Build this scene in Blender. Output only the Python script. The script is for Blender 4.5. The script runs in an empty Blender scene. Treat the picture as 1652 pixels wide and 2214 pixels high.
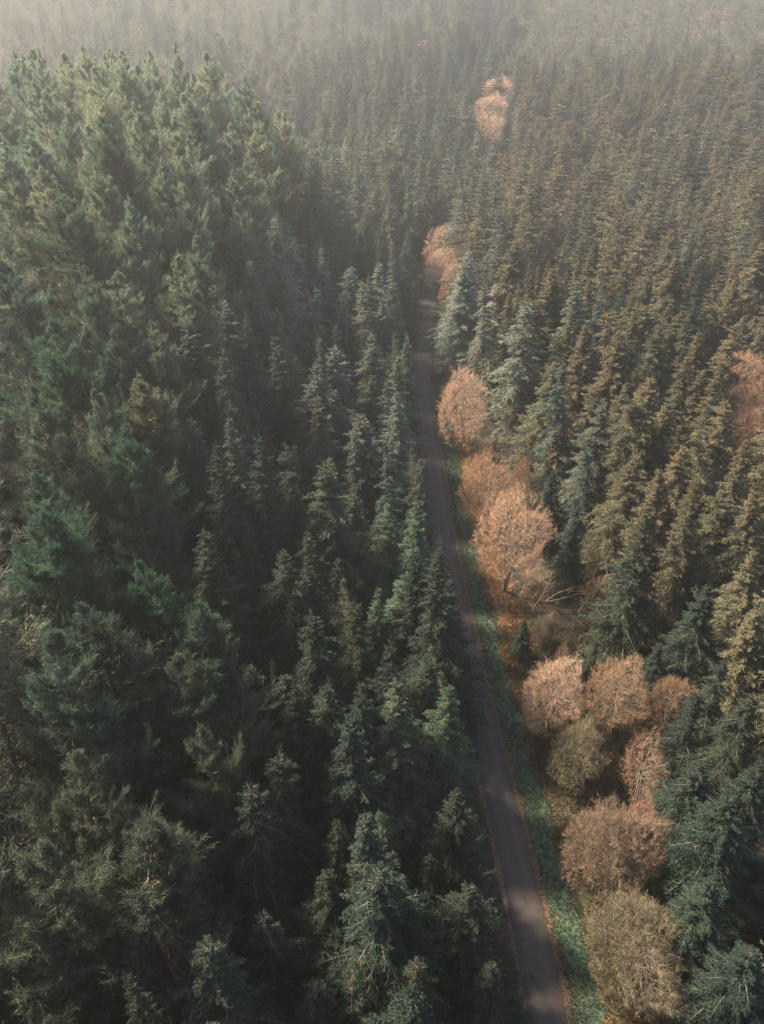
import bpy, math, random
import numpy as np
from mathutils import Vector, Euler

R = math.radians
random.seed(7)
rng = np.random.default_rng(11)
scene = bpy.context.scene
COL = scene.collection

# ------------------------------------------------------------------ camera
CAM_H, PITCH, FPX, CX, CY = 66.0, R(33.0), 1693.0, 826.0, 1107.0
cam_data = bpy.data.cameras.new('camera')
cam_data.sensor_fit = 'VERTICAL'
cam_data.sensor_height = 24.0
cam_data.lens = 24.0 * FPX / 2214.0
cam_data.clip_start = 1.0
cam_data.clip_end = 12000.0
cam = bpy.data.objects.new('camera', cam_data)
cam.location = (0, 0, CAM_H)
cam.rotation_euler = (math.pi / 2 - PITCH, 0, 0)
COL.objects.link(cam)
scene.camera = cam

# ------------------------------------------------------------------ light
SUN_EL, SUN_AZ = R(46.0), R(-66.0)          # azimuth clockwise from +Y (view direction)
world = bpy.data.worlds.new('World')
scene.world = world
world.use_nodes = True
wn = world.node_tree.nodes
sky = wn.new('ShaderNodeTexSky')
sky.sky_type = 'NISHITA'
sky.sun_disc = False
sky.sun_elevation = SUN_EL
sky.sun_rotation = SUN_AZ
sky.air_density = 1.0
sky.dust_density = 1.5
wn['Background'].inputs['Strength'].default_value = 0.082
world.node_tree.links.new(sky.outputs[0], wn['Background'].inputs[0])
sl = bpy.data.lights.new('sun', 'SUN')
sl.energy = 4.8
sl.angle = R(8.0)
sl.color = (1.0, 0.85, 0.66)
sun = bpy.data.objects.new('sun', sl)
sd = Vector((math.sin(SUN_AZ) * math.cos(SUN_EL), math.cos(SUN_AZ) * math.cos(SUN_EL), math.sin(SUN_EL)))
sun.rotation_euler = sd.to_track_quat('Z', 'Y').to_euler()
sun.location = (0, 0, 300)
COL.objects.link(sun)
vs = scene.view_settings
vs.view_transform = 'Standard'
vs.look = 'None'
vs.gamma = 1
vs.use_curve_mapping = False
vs.exposure = 2.1
scene.cycles.max_bounces = 6
scene.cycles.diffuse_bounces = 3
scene.cycles.transmission_bounces = 3
scene.cycles.volume_bounces = 0
scene.cycles.use_denoising = True
scene.cycles.denoising_prefilter = 'NONE'

# ------------------------------------------------------------------ helpers
def sstep(t):
    t = np.clip(t, 0, 1)
    return t * t * (3 - 2 * t)

def ray(px, py):
    """direction of a picture point (1652 x 2214 units)"""
    x = (px - CX) / FPX
    v = -(py - CY) / FPX
    f = np.array([0, math.cos(PITCH), -math.sin(PITCH)])
    u = np.array([0, math.sin(PITCH), math.cos(PITCH)])
    return f + v * u + x * np.array([1.0, 0, 0])

def at_z(px, py, z):
    d = ray(px, py)
    k = (z - CAM_H) / d[2]
    return d[0] * k, d[1] * k

def project(x, y, z):
    dy, dz = y, z - CAM_H
    dep = dy * math.cos(PITCH) - dz * math.sin(PITCH)
    up = dy * math.sin(PITCH) + dz * math.cos(PITCH)
    dep = np.where(dep < 1, 1, dep)
    return CX + FPX * x / dep, CY - FPX * up / dep, dep

def rise(y):
    return np.interp(y, [-6000, 90, 180, 270, 330, 400, 480, 600, 800, 1200, 6500], [0, 0, 3, 8.5, 16, 30, 44, 62, 84, 105, 108])

def march(px, py, height):
    """first point along a line of sight that reaches the surface height(x, y)"""
    d = ray(px, py)
    k = np.arange(8.0, 1500.0, .25)
    x, y, z = d[0] * k, d[1] * k, CAM_H + d[2] * k
    hit = np.nonzero(z <= height(x, y))[0]
    i = hit[0] if len(hit) else len(k) - 1
    return float(x[i]), float(y[i])

def on_ground(px, py):
    return march(px, py, lambda x, y: rise(y))

# road: right edge traced, then centre line in metres
EDGE = [(1300, 2560), (1263, 2380), (1228, 2214), (1193, 2034), (1151, 1859), (1106, 1699), (1076, 1585), (1046, 1460), (1011, 1300),
        (976, 1140), (958, 1000), (940, 920), (930, 850), (928, 780), (932, 700), (945, 610), (956, 540), (966, 480),
        (976, 430), (990, 370), (1008, 310), (1032, 250), (1060, 195)]
RW = 3.0
pts = np.array([on_ground(a, b) for a, b in EDGE])
pts = np.vstack([[pts[0][0] + 8, -60], pts, [pts[-1][0] + 60, pts[-1][1] + 250], [pts[-1][0] + 130, pts[-1][1] + 520]])
o_ = np.argsort(pts[:, 1]); pts = pts[o_]
def road_edge(y):
    y = np.asarray(y, float)
    a = np.zeros_like(y)
    for d in (-7, -3.5, 0, 3.5, 7):                     # smoothed
        a = a + np.interp(y + d, pts[:, 1], pts[:, 0])
    return a / 5
def road_x(y):
    return road_edge(y) - RW / 2

def base_height(x, y):
    x = np.asarray(x, float); y = np.asarray(y, float)
    rel = x - road_x(y)
    amp = 4 + 24 * sstep((y - 5) / 150)
    amp = amp * (1 - sstep((y - 180) / 60))
    h = amp * sstep((-rel - 12) / 36) + rise(y)
    w = sstep((np.abs(rel) - 6) / 10)
    h = h + w * (0.6 * np.sin(x * .11 + 1.3) * np.sin(y * .09) + 0.35 * np.sin(x * .31 + y * .23) + 0.15 * np.sin(x * .9) * np.cos(y * .8))
    return h
def hz(x, y):
    return float(base_height(x, y))

def top_place(px, py, H):
    return march(px, py, lambda x, y: base_height(x, y) + H)

# ------------------------------------------------------------------ materials
def new_mat(name):
    m = bpy.data.materials.new(name)
    m.use_nodes = True
    nt = m.node_tree
    for n in list(nt.nodes):
        nt.nodes.remove(n)
    return m, nt, nt.nodes, nt.links

def ramp(N, stops):
    r = N.new('ShaderNodeValToRGB')
    e = r.color_ramp.elements
    while len(e) > 1:
        e.remove(e[-1])
    e[0].position = stops[0][0]; e[0].color = (*stops[0][1], 1)
    for p, c in stops[1:]:
        k = e.new(p); k.color = (*c, 1)
    return r

def foliage_mat(name, tree_stops, spray_stops, trans=0.35, rough=0.7, mixf=0.5):
    """tree_stops: colour by individual; spray_stops: multiplier by spray of needles"""
    m, nt, N, L = new_mat(name)
    out = N.new('ShaderNodeOutputMaterial')
    info = N.new('ShaderNodeObjectInfo')
    att = N.new('ShaderNodeAttribute'); att.attribute_name = 'tint'
    r1 = ramp(N, tree_stops); L.new(info.outputs['Random'], r1.inputs[0])
    r2 = ramp(N, spray_stops); L.new(att.outputs['Fac'], r2.inputs[0])
    mul = N.new('ShaderNodeMix'); mul.data_type = 'RGBA'; mul.blend_type = 'MULTIPLY'; mul.inputs[0].default_value = 1
    L.new(r1.outputs[0], mul.inputs[6]); L.new(r2.outputs[0], mul.inputs[7])
    mul2 = N.new('ShaderNodeMix'); mul2.data_type = 'RGBA'; mul2.blend_type = 'MULTIPLY'; mul2.inputs[0].default_value = 1
    L.new(mul.outputs[2], mul2.inputs[6]); L.new(info.outputs['Color'], mul2.inputs[7])
    d = N.new('ShaderNodeBsdfPrincipled'); d.inputs['Roughness'].default_value = rough
    d.inputs['Specular IOR Level'].default_value = 0.25
    t = N.new('ShaderNodeBsdfTranslucent')
    mx = N.new('ShaderNodeMixShader'); mx.inputs[0].default_value = trans
    L.new(mul2.outputs[2], d.inputs['Base Color']); L.new(mul2.outputs[2], t.inputs[0])
    L.new(d.outputs[0], mx.inputs[1]); L.new(t.outputs[0], mx.inputs[2]); L.new(mx.outputs[0], out.inputs[0])
    return m

def rough_mat(name, stops, scale=3.0, rough=0.9, bump=0.3, stretch=(1, 1, 1), detail=8):
    m, nt, N, L = new_mat(name)
    out = N.new('ShaderNodeOutputMaterial')
    tc = N.new('ShaderNodeTexCoord'); mp = N.new('ShaderNodeMapping'); mp.inputs['Scale'].default_value = stretch
    nz = N.new('ShaderNodeTexNoise'); nz.inputs['Scale'].default_value = scale; nz.inputs['Detail'].default_value = detail
    r = ramp(N, stops); b = N.new('ShaderNodeBump'); b.inputs['Strength'].default_value = bump
    d = N.new('ShaderNodeBsdfPrincipled'); d.inputs['Roughness'].default_value = rough
    L.new(tc.outputs['Object'], mp.inputs[0]); L.new(mp.outputs[0], nz.inputs[0]); L.new(nz.outputs[0], r.inputs[0])
    L.new(r.outputs[0], d.inputs['Base Color']); L.new(nz.outputs[0], b.inputs['Height']); L.new(b.outputs[0], d.inputs['Normal'])
    L.new(d.outputs[0], out.inputs[0])
    return m

SPR = [(0, (.78, .80, .85)), (.45, (1, 1, 1)), (.8, (1.25, 1.22, 1.0)), (.965, (1.6, 1.4, .9)), (.975, (3.4, 1.5, .7)), (1, (3.8, 1.9, 1.0))]
SPR2 = [(0, (.78, .78, .8)), (.4, (1, 1, 1)), (.8, (1.25, 1.2, 1.0)), (.9, (1.5, 1.28, .88)), (.92, (1.9, 1.3, .8)), (1, (3.0, 1.7, .9))]
M = {}
M['spruce'] = foliage_mat('spruce_needles', [(0, (.022, .046, .036)), (.4, (.030, .056, .040)), (.7, (.040, .066, .050)), (1, (.050, .070, .044))], SPR)
M['spruce_olive'] = foliage_mat('olive_spruce_needles', [(0, (.082, .094, .060)), (.5, (.106, .108, .068)), (.8, (.120, .114, .072)), (1, (.130, .116, .078))], SPR2)
M['spruce_grey_lit'] = foliage_mat('lit_grey_spruce_needles', [(0, (.060, .082, .066)), (.5, (.085, .105, .085)), (1, (.115, .125, .100))], SPR)  # lightened needles stand in for brighter light on the far spruces
M['larch_lit'] = foliage_mat('lit_larch_needles', [(0, (.12, .15, .11)), (.5, (.16, .18, .13)), (1, (.19, .19, .14))],  # lightened to carry the crest light in the needle colour
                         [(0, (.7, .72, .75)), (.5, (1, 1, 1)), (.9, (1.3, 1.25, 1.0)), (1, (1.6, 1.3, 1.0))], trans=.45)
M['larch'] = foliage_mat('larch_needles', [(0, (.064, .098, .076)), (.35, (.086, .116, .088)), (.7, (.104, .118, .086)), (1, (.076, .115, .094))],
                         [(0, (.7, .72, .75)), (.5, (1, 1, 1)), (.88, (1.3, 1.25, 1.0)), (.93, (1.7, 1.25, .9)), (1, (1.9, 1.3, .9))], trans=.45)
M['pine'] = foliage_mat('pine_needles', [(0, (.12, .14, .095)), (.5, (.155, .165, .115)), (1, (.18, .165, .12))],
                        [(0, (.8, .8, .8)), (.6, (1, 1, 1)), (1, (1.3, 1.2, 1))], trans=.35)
M['twig'] = foliage_mat('bare_twigs', [(0, (.46, .36, .28)), (1, (.52, .40, .32))],
                        [(0, (.42, .50, .46)), (.3, (.68, .70, .62)), (.6, (.95, .92, .9)), (1, (1.25, 1.12, 1.08))], trans=.15, rough=.6)
M['leaf'] = foliage_mat('small_leaves', [(0, (.10, .115, .07)), (1, (.13, .13, .08))],
                        [(0, (.7, .7, .7)), (.6, (1, 1, 1)), (1, (1.5, 1.4, 1.2))], trans=.35)
M['bark'] = rough_mat('bark', [(.3, (.06, .045, .035)), (.7, (.15, .115, .09))], 2.5, stretch=(4, 4, .6))
M['pale_bark'] = rough_mat('pale_bark', [(.3, (.22, .16, .12)), (.7, (.38, .29, .23))], 3, stretch=(4, 4, 1))
M['limb'] = rough_mat('limb_bark', [(.3, (.07, .05, .038)), (.7, (.16, .11, .08))], 2)
M['bare_limb'] = rough_mat('bare_limb_bark', [(.3, (.17, .125, .095)), (.7, (.34, .26, .20))], 2)

# ------------------------------------------------------------------ mesh building
def mesh_from(name, V, F, mats, tint=None, mat_idx=None):
    me = bpy.data.meshes.new(name)
    V = np.asarray(V, np.float32); F = np.asarray(F, np.int32)
    me.vertices.add(len(V)); me.vertices.foreach_set('co', V.ravel())
    n = len(F); k = F.shape[1]
    me.loops.add(n * k); me.loops.foreach_set('vertex_index', F.ravel())
    me.polygons.add(n)
    me.polygons.foreach_set('loop_start', np.arange(0, n * k, k, dtype=np.int32))
    me.polygons.foreach_set('loop_total', np.full(n, k, np.int32))
    for m in mats:
        me.materials.append(m)
    if mat_idx is not None:
        me.polygons.foreach_set('material_index', np.asarray(mat_idx, np.int32))
    if tint is not None:
        a = me.attributes.new('tint', 'FLOAT', 'FACE')
        a.data.foreach_set('value', np.asarray(tint, np.float32))
    me.update()
    return me

def unit(a):
    return a / np.maximum(np.linalg.norm(a, axis=-1, keepdims=True), 1e-9)

def blades(P, D, W, side=None):
    """one tapering triangle per blade"""
    P = P.reshape(-1, 3); D = D.reshape(-1, 3); n = len(P)
    W = np.broadcast_to(np.asarray(W), (n,)) if np.ndim(W) <= 1 else W.reshape(-1)
    r = rng.normal(size=(n, 3)) if side is None else side.reshape(-1, 3)
    s = unit(np.cross(D, r)) * W[:, None] * .5
    V = np.empty((n, 3, 3)); V[:, 0] = P - s; V[:, 1] = P + s; V[:, 2] = P + D
    F = np.arange(3 * n).reshape(n, 3)
    return V.reshape(-1, 3), F

def tubes(A, B, ra, rb, sides=3):
    """tapered prisms A->B as triangles"""
    A = A.reshape(-1, 3); B = B.reshape(-1, 3); n = len(A)
    ra = np.broadcast_to(ra, (n,)); rb = np.broadcast_to(rb, (n,))
    d = unit(B - A)
    ref = np.where(np.abs(d[:, 2:3]) > .8, np.array([[1., 0, 0]]), np.array([[0, 0, 1.]]))
    u = unit(np.cross(d, ref)); v = np.cross(d, u)
    V = np.empty((n, 2 * sides, 3)); 
    for k in range(sides):
        a = 2 * math.pi * k / sides
        o = u * math.cos(a) + v * math.sin(a)
        V[:, k] = A + o * ra[:, None]; V[:, sides + k] = B + o * rb[:, None]
    F = []
    for k in range(sides):
        j = (k + 1) % sides
        F += [[k, j, sides + k], [j, sides + j, sides + k]]
    F = np.array(F)[None] + (np.arange(n) * 2 * sides)[:, None, None]
    return V.reshape(-1, 3), F.reshape(-1, 3)

def join(parts):
    V, F, o = [], [], 0
    for v, f in parts:
        V.append(v); F.append(f + o); o += len(v)
    return np.vstack(V), np.vstack(F)

def trunk_geo(H, r0, lean=0.0, sides=7, seg=9, wob=.12, top=.02):
    z = np.linspace(0, H, seg + 1)
    ph = rng.uniform(0, 6)
    cx = lean * (z / H) ** 1.5 + wob * np.sin(z * .4 + ph) * (z / H)
    cy = wob * np.cos(z * .33 + ph) * (z / H)
    r = r0 * (1 - z / H) ** .85 + top
    r[0] *= 1.35
    C = np.stack([cx, cy, z], 1)
    V = []
    for c, rr in zip(C, r):
        for k in range(sides):
            a = 2 * math.pi * k / sides
            V.append([c[0] + rr * math.cos(a), c[1] + rr * math.sin(a), c[2]])
    F = []
    for i in range(seg):
        for k in range(sides):
            j = (k + 1) % sides
            a, b, c, d = i * sides + k, i * sides + j, (i + 1) * sides + j, (i + 1) * sides + k
            F += [[a, b, c], [a, c, d]]
    return (np.array(V), np.array(F)), C

class Proto:
    pass

def spruce_proto(H=24.0, R0=3.1, power=.85, mat='spruce', lo=False, sparse=1.0, droop=.30, cones=False, low=.12, wave=.16, sat=.85):
    p = Proto(); p.H = H
    tr, C = trunk_geo(H, .26, wob=.10, sides=5 if lo else 7)
    K, B = (9, 3) if lo else (17, 5)
    # whorls
    zs, k = [], low * H
    while k < H * .985:
        n = 6 if not lo else 5
        a0 = rng.uniform(0, 6.28)
        for i in range(n):
            if rng.random() < .92 * sparse:
                zs.append((k + rng.normal() * .10, a0 + 6.283 * i / n + rng.normal() * .22))
        k += rng.uniform(.42, .78) * (1.25 if lo else 1.0) * (0.75 if k > H * .8 else 1)
    z0, az = np.array(zs).T
    f = np.clip(1 - (z0 - low * H) / (H * (1 - low)), 0, 1)      # 1 at the bottom
    lob = 1 + wave * np.sin(az * 2 + z0 * .5 + rng.uniform(0, 6)) + wave * .8 * np.sin(az * 3 - z0 * .9 + rng.uniform(0, 6))
    Lb = R0 * np.minimum((f / sat) ** power, 1) * lob * rng.uniform(.72, 1.12, len(z0)) + .16
    nb = len(z0)
    pit = np.interp(f, [0, .12, .4, 1], [.75, .38, .02, -.12]) + rng.normal(size=nb) * .07
    dr = np.interp(f, [0, .2, 1], [.02, droop * .7, droop]) * rng.uniform(.6, 1.4, nb)
    up = np.interp(f, [0, .3, 1], [0, .10, .20]) * rng.uniform(.3, 1.3, nb)
    cx = np.interp(z0, C[:, 2], C[:, 0]); cy = np.interp(z0, C[:, 2], C[:, 1])
    bend = rng.normal(size=nb) * .24
    def P(t):                                                    # t: (nb, k)
        r = Lb[:, None] * t
        a = az[:, None] + bend[:, None] * t
        z = z0[:, None] + Lb[:, None] * (pit[:, None] * t - dr[:, None] * t ** 2 * 1.2 + up[:, None] * t ** 4)
        return np.stack([cx[:, None] + r * np.cos(a), cy[:, None] + r * np.sin(a), z], -1)
    # limbs
    tk = np.linspace(0, .96, 3 if lo else 5)
    Pk = P(np.broadcast_to(tk, (nb, len(tk))))
    rad = .035 + .012 * Lb
    parts = []
    for i in range(len(tk) - 1):
        parts.append(tubes(Pk[:, i], Pk[:, i + 1], rad * (1 - tk[i]) + .008, rad * (1 - tk[i + 1]) + .006))
    limbs = join(parts)
    # shoots, both sides
    t = (np.arange(K)[None] + rng.uniform(.1, .9, (nb, K))) / K
    t = .10 + .90 * t
    t = np.concatenate([t, (.10 + .90 * (np.arange(K)[None] + rng.uniform(.1, .9, (nb, K))) / K)], 1)
    sg = np.concatenate([np.ones((nb, K)), -np.ones((nb, K))], 1)
    e = .02
    O = P(t); T = unit(P(t + e) - P(t - e))
    S = unit(np.cross(T, np.array([0, 0, 1.]))) * sg[..., None]
    ls = np.clip(Lb[:, None] * .44 * (1.02 - .72 * t), .16, 1.25) * rng.uniform(.6, 1.25, t.shape)
    ang = np.interp(t, [0, .8, 1], [1.15, .85, .25])
    D = unit(T * np.cos(ang)[..., None] + S * np.sin(ang)[..., None] + rng.normal(size=T.shape) * .26)
    hang = (.15 + .35 * f[:, None] * rng.uniform(.3, 1.5, t.shape))
    D[..., 2] -= hang
    D = unit(D)
    keep = rng.random(t.shape) < np.clip(Lb[:, None] / (1.5 if not lo else 1.2), .3, 1)
    O, D, T2, ls, S = O[keep], D[keep], T[keep], ls[keep], S[keep]
    tint_s = rng.random(len(O))
    wid = .14 if lo else .095
    V1, F1 = blades(O, D * ls[:, None], np.full(len(O), wid) * (1 + .3 * ls))
    # little side sprays on each shoot
    u = rng.uniform(.1, .95, (len(O), B))
    P2 = O[:, None] + D[:, None] * (ls[:, None] * u)[..., None]
    sg2 = np.where(np.arange(B) % 2 == 0, 1.0, -1.0)[None, :, None]
    N2 = unit(np.cross(D, np.array([0, 0, 1.])))[:, None]
    D2 = unit(D[:, None] * .75 + N2 * sg2 * .75 + rng.normal(size=P2.shape) * .42 + np.array([0, 0, -.15]))
    l2 = (ls[:, None] * (.75 - .45 * u) + .07) * rng.uniform(.7, 1.2, u.shape)
    V2, F2 = blades(P2, D2 * l2[..., None], wid * .85)
    # leader and its upright sprays
    nt = 40 if lo else 110
    zt = H - rng.uniform(0, 1.0, nt) ** 1.3 * 2.0
    a = rng.uniform(0, 6.28, nt)
    Dt = unit(np.stack([np.cos(a), np.sin(a), rng.uniform(.5, 1.3, nt)], 1)) * (.12 + .28 * (H - zt) / 2.0)[:, None]
    Pt = np.stack([np.full(nt, C[-1, 0]), np.full(nt, C[-1, 1]), zt], 1)
    V3, F3 = blades(Pt, Dt, .05)
    V4, F4 = blades(np.tile([[C[-1, 0], C[-1, 1], H - .5]], (4, 1)), np.tile([[0, 0, 1.1]], (4, 1)) + rng.normal(size=(4, 3)) * .03, .10)
    tint = np.concatenate([tint_s, np.repeat(tint_s, B) * .85 + rng.random(len(F2)) * .15, rng.uniform(.3, .95, nt), rng.uniform(.4, .8, 4)])
    G = [(V1, F1), (V2, F2), (V3, F3), (V4, F4)]
    if cones:                                                    # brown hanging cones in the top
        sel = rng.random(len(O)) < np.clip((O[:, 2] / H - .62) * 1.3, 0, .5)
        Pc = O[sel] + D[sel] * ls[sel][:, None] * .7
        Vc, Fc = blades(np.repeat(Pc, 2, 0), np.tile([[0, 0, -.26]], (2 * len(Pc), 1)) + rng.normal(size=(2 * len(Pc), 3)) * .04, .10)
        G.append((Vc, Fc)); tint = np.concatenate([tint, rng.uniform(.98, 1, len(Fc))])
    p.trunk, p.limbs, p.leaves, p.tint = tr, limbs, join(G), np.clip(tint, 0, 1)
    p.mats = (M['bark'], M['limb'], M[mat])
    return p

def larch_proto(H=27.0, R0=5.2, mat='larch', lo=False, nb=120, z_low=.22, F=24, K=20, peak=.30, fl=.50, up=.55, clump=1.0, fwid=.056, bare=.02):
    p = Proto(); p.H = H
    tr, C = trunk_geo(H, .30, wob=.35, sides=5 if lo else 7, top=.03)
    if lo:
        nb, K, F = int(nb * .85), int(K * .75), int(F * .55)
        fwid *= 1.6
    u = rng.random(nb) ** .85
    z0 = H * (z_low + (.985 - z_low) * u)
    az = np.arange(nb) * 2.39996 + rng.normal(size=nb) * .3
    prof = np.interp(u, [0, peak, .6, .85, 1], [.66, 1.0, .68, .27, .03])
    lob = 1 + .22 * np.sin(az * 2 + z0 * .35 + rng.uniform(0, 6)) + .18 * np.sin(az * 3 - z0 * .5 + rng.uniform(0, 6))
    Lb = R0 * prof * lob * rng.uniform(.6, 1.15, nb)
    cx = np.interp(z0, C[:, 2], C[:, 0]); cy = np.interp(z0, C[:, 2], C[:, 1])
    pit = np.interp(u, [0, .5, 1], [-.12, .10, .45]) + rng.normal(size=nb) * .10
    upt = up * rng.uniform(.4, 1.2, nb)
    bend = rng.normal(size=nb) * .25
    def P(t):
        r = Lb[:, None] * t * (1 - .10 * t)
        a = az[:, None] + bend[:, None] * t
        z = z0[:, None] + Lb[:, None] * (pit[:, None] * t - .30 * t ** 2 + upt[:, None] * t ** 3)
        return np.stack([cx[:, None] + r * np.cos(a), cy[:, None] + r * np.sin(a), z], -1)
    tk = np.linspace(0, 1, 3 if lo else 6)
    Pk = P(np.broadcast_to(tk, (nb, len(tk))))
    rad = .010 + .017 * Lb
    G = [tubes(Pk[:, i], Pk[:, i + 1], rad * (1 - tk[i]) + .012, rad * (1 - tk[i + 1]) + .010) for i in range(len(tk) - 1)]
    t = .18 + .84 * ((np.arange(K)[None] + rng.random((nb, K))) / K) ** .85
    e = .02
    O = P(t); T = unit(P(t + e) - P(t - e))
    sgn = np.where((np.arange(K)[None] + rng.integers(0, 2, (nb, 1))) % 2 == 0, 1.0, -1.0)
    S = unit(np.cross(T, np.array([0, 0, 1.]))) * sgn[..., None]
    D = unit(T * rng.uniform(.5, 1.1, t.shape)[..., None] + S * rng.uniform(.2, 1.0, t.shape)[..., None] + rng.normal(size=T.shape) * .30 + np.array([0, 0, .12]))
    ls = np.clip(Lb[:, None] * .38, .12, 1.9) * (1.1 - .5 * t) * rng.uniform(.6, 1.3, t.shape) + .08
    sizes = np.broadcast_to(np.clip(Lb[:, None] / 2.2, .40, 1), t.shape)
    ok = rng.random(t.shape) < np.clip(Lb[:, None] / 1.6, .4, 1)
    O, D, ls, sizes = O[ok], D[ok], ls[ok], sizes[ok]
    O2 = O + D * ls[:, None] * .55
    E = O + D * ls[:, None] + np.array([0, 0, 1.]) * (ls * .18)[:, None]
    if not lo:
        G += [tubes(O, O2, .022, .014), tubes(O2, E, .014, .006)]
    n = len(O)
    isb = rng.random(n) < bare
    v = rng.uniform(.0, 1.05, (n, F))
    vv = v[..., None]
    Q = np.where(vv < .55, O[:, None] + (O2 - O)[:, None] * (vv / .55), O2[:, None] + (E - O2)[:, None] * ((vv - .55) / .45))
    Q = Q + rng.normal(size=Q.shape) * .09 * clump
    rd = rng.normal(size=Q.shape)
    Dd = unit(D[:, None] * .85 + rd * .50 + np.array([0, 0, .30]))
    fl_ = fl * rng.uniform(.5, 1.2, v.shape) * np.where(isb[:, None], .35, 1) * sizes[:, None]
    V1, F1 = blades(Q, Dd * fl_[..., None], fwid)
    tb = np.clip(rng.random(n) * .85, 0, 1)
    tint = np.clip(np.repeat(tb, F) + rng.normal(size=n * F) * .07, 0, 1)
    nt = 60
    zt = H + .6 - rng.uniform(0, 1, nt) ** 1.2 * 2.6
    a = rng.uniform(0, 6.28, nt)
    Dt = unit(np.stack([np.cos(a), np.sin(a), rng.uniform(.6, 1.6, nt)], 1)) * (.12 + .14 * (H + .6 - zt))[:, None]
    V2, F2 = blades(np.stack([np.full(nt, C[-1, 0]), np.full(nt, C[-1, 1]), zt], 1), Dt, .05)
    tint = np.concatenate([tint, rng.uniform(.3, .8, nt)])
    p.trunk, p.limbs, p.leaves, p.tint = tr, join(G), join([(V1, F1), (V2, F2)]), tint
    p.mats = (M['bark'], M['limb'], M[mat])
    return p

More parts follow.
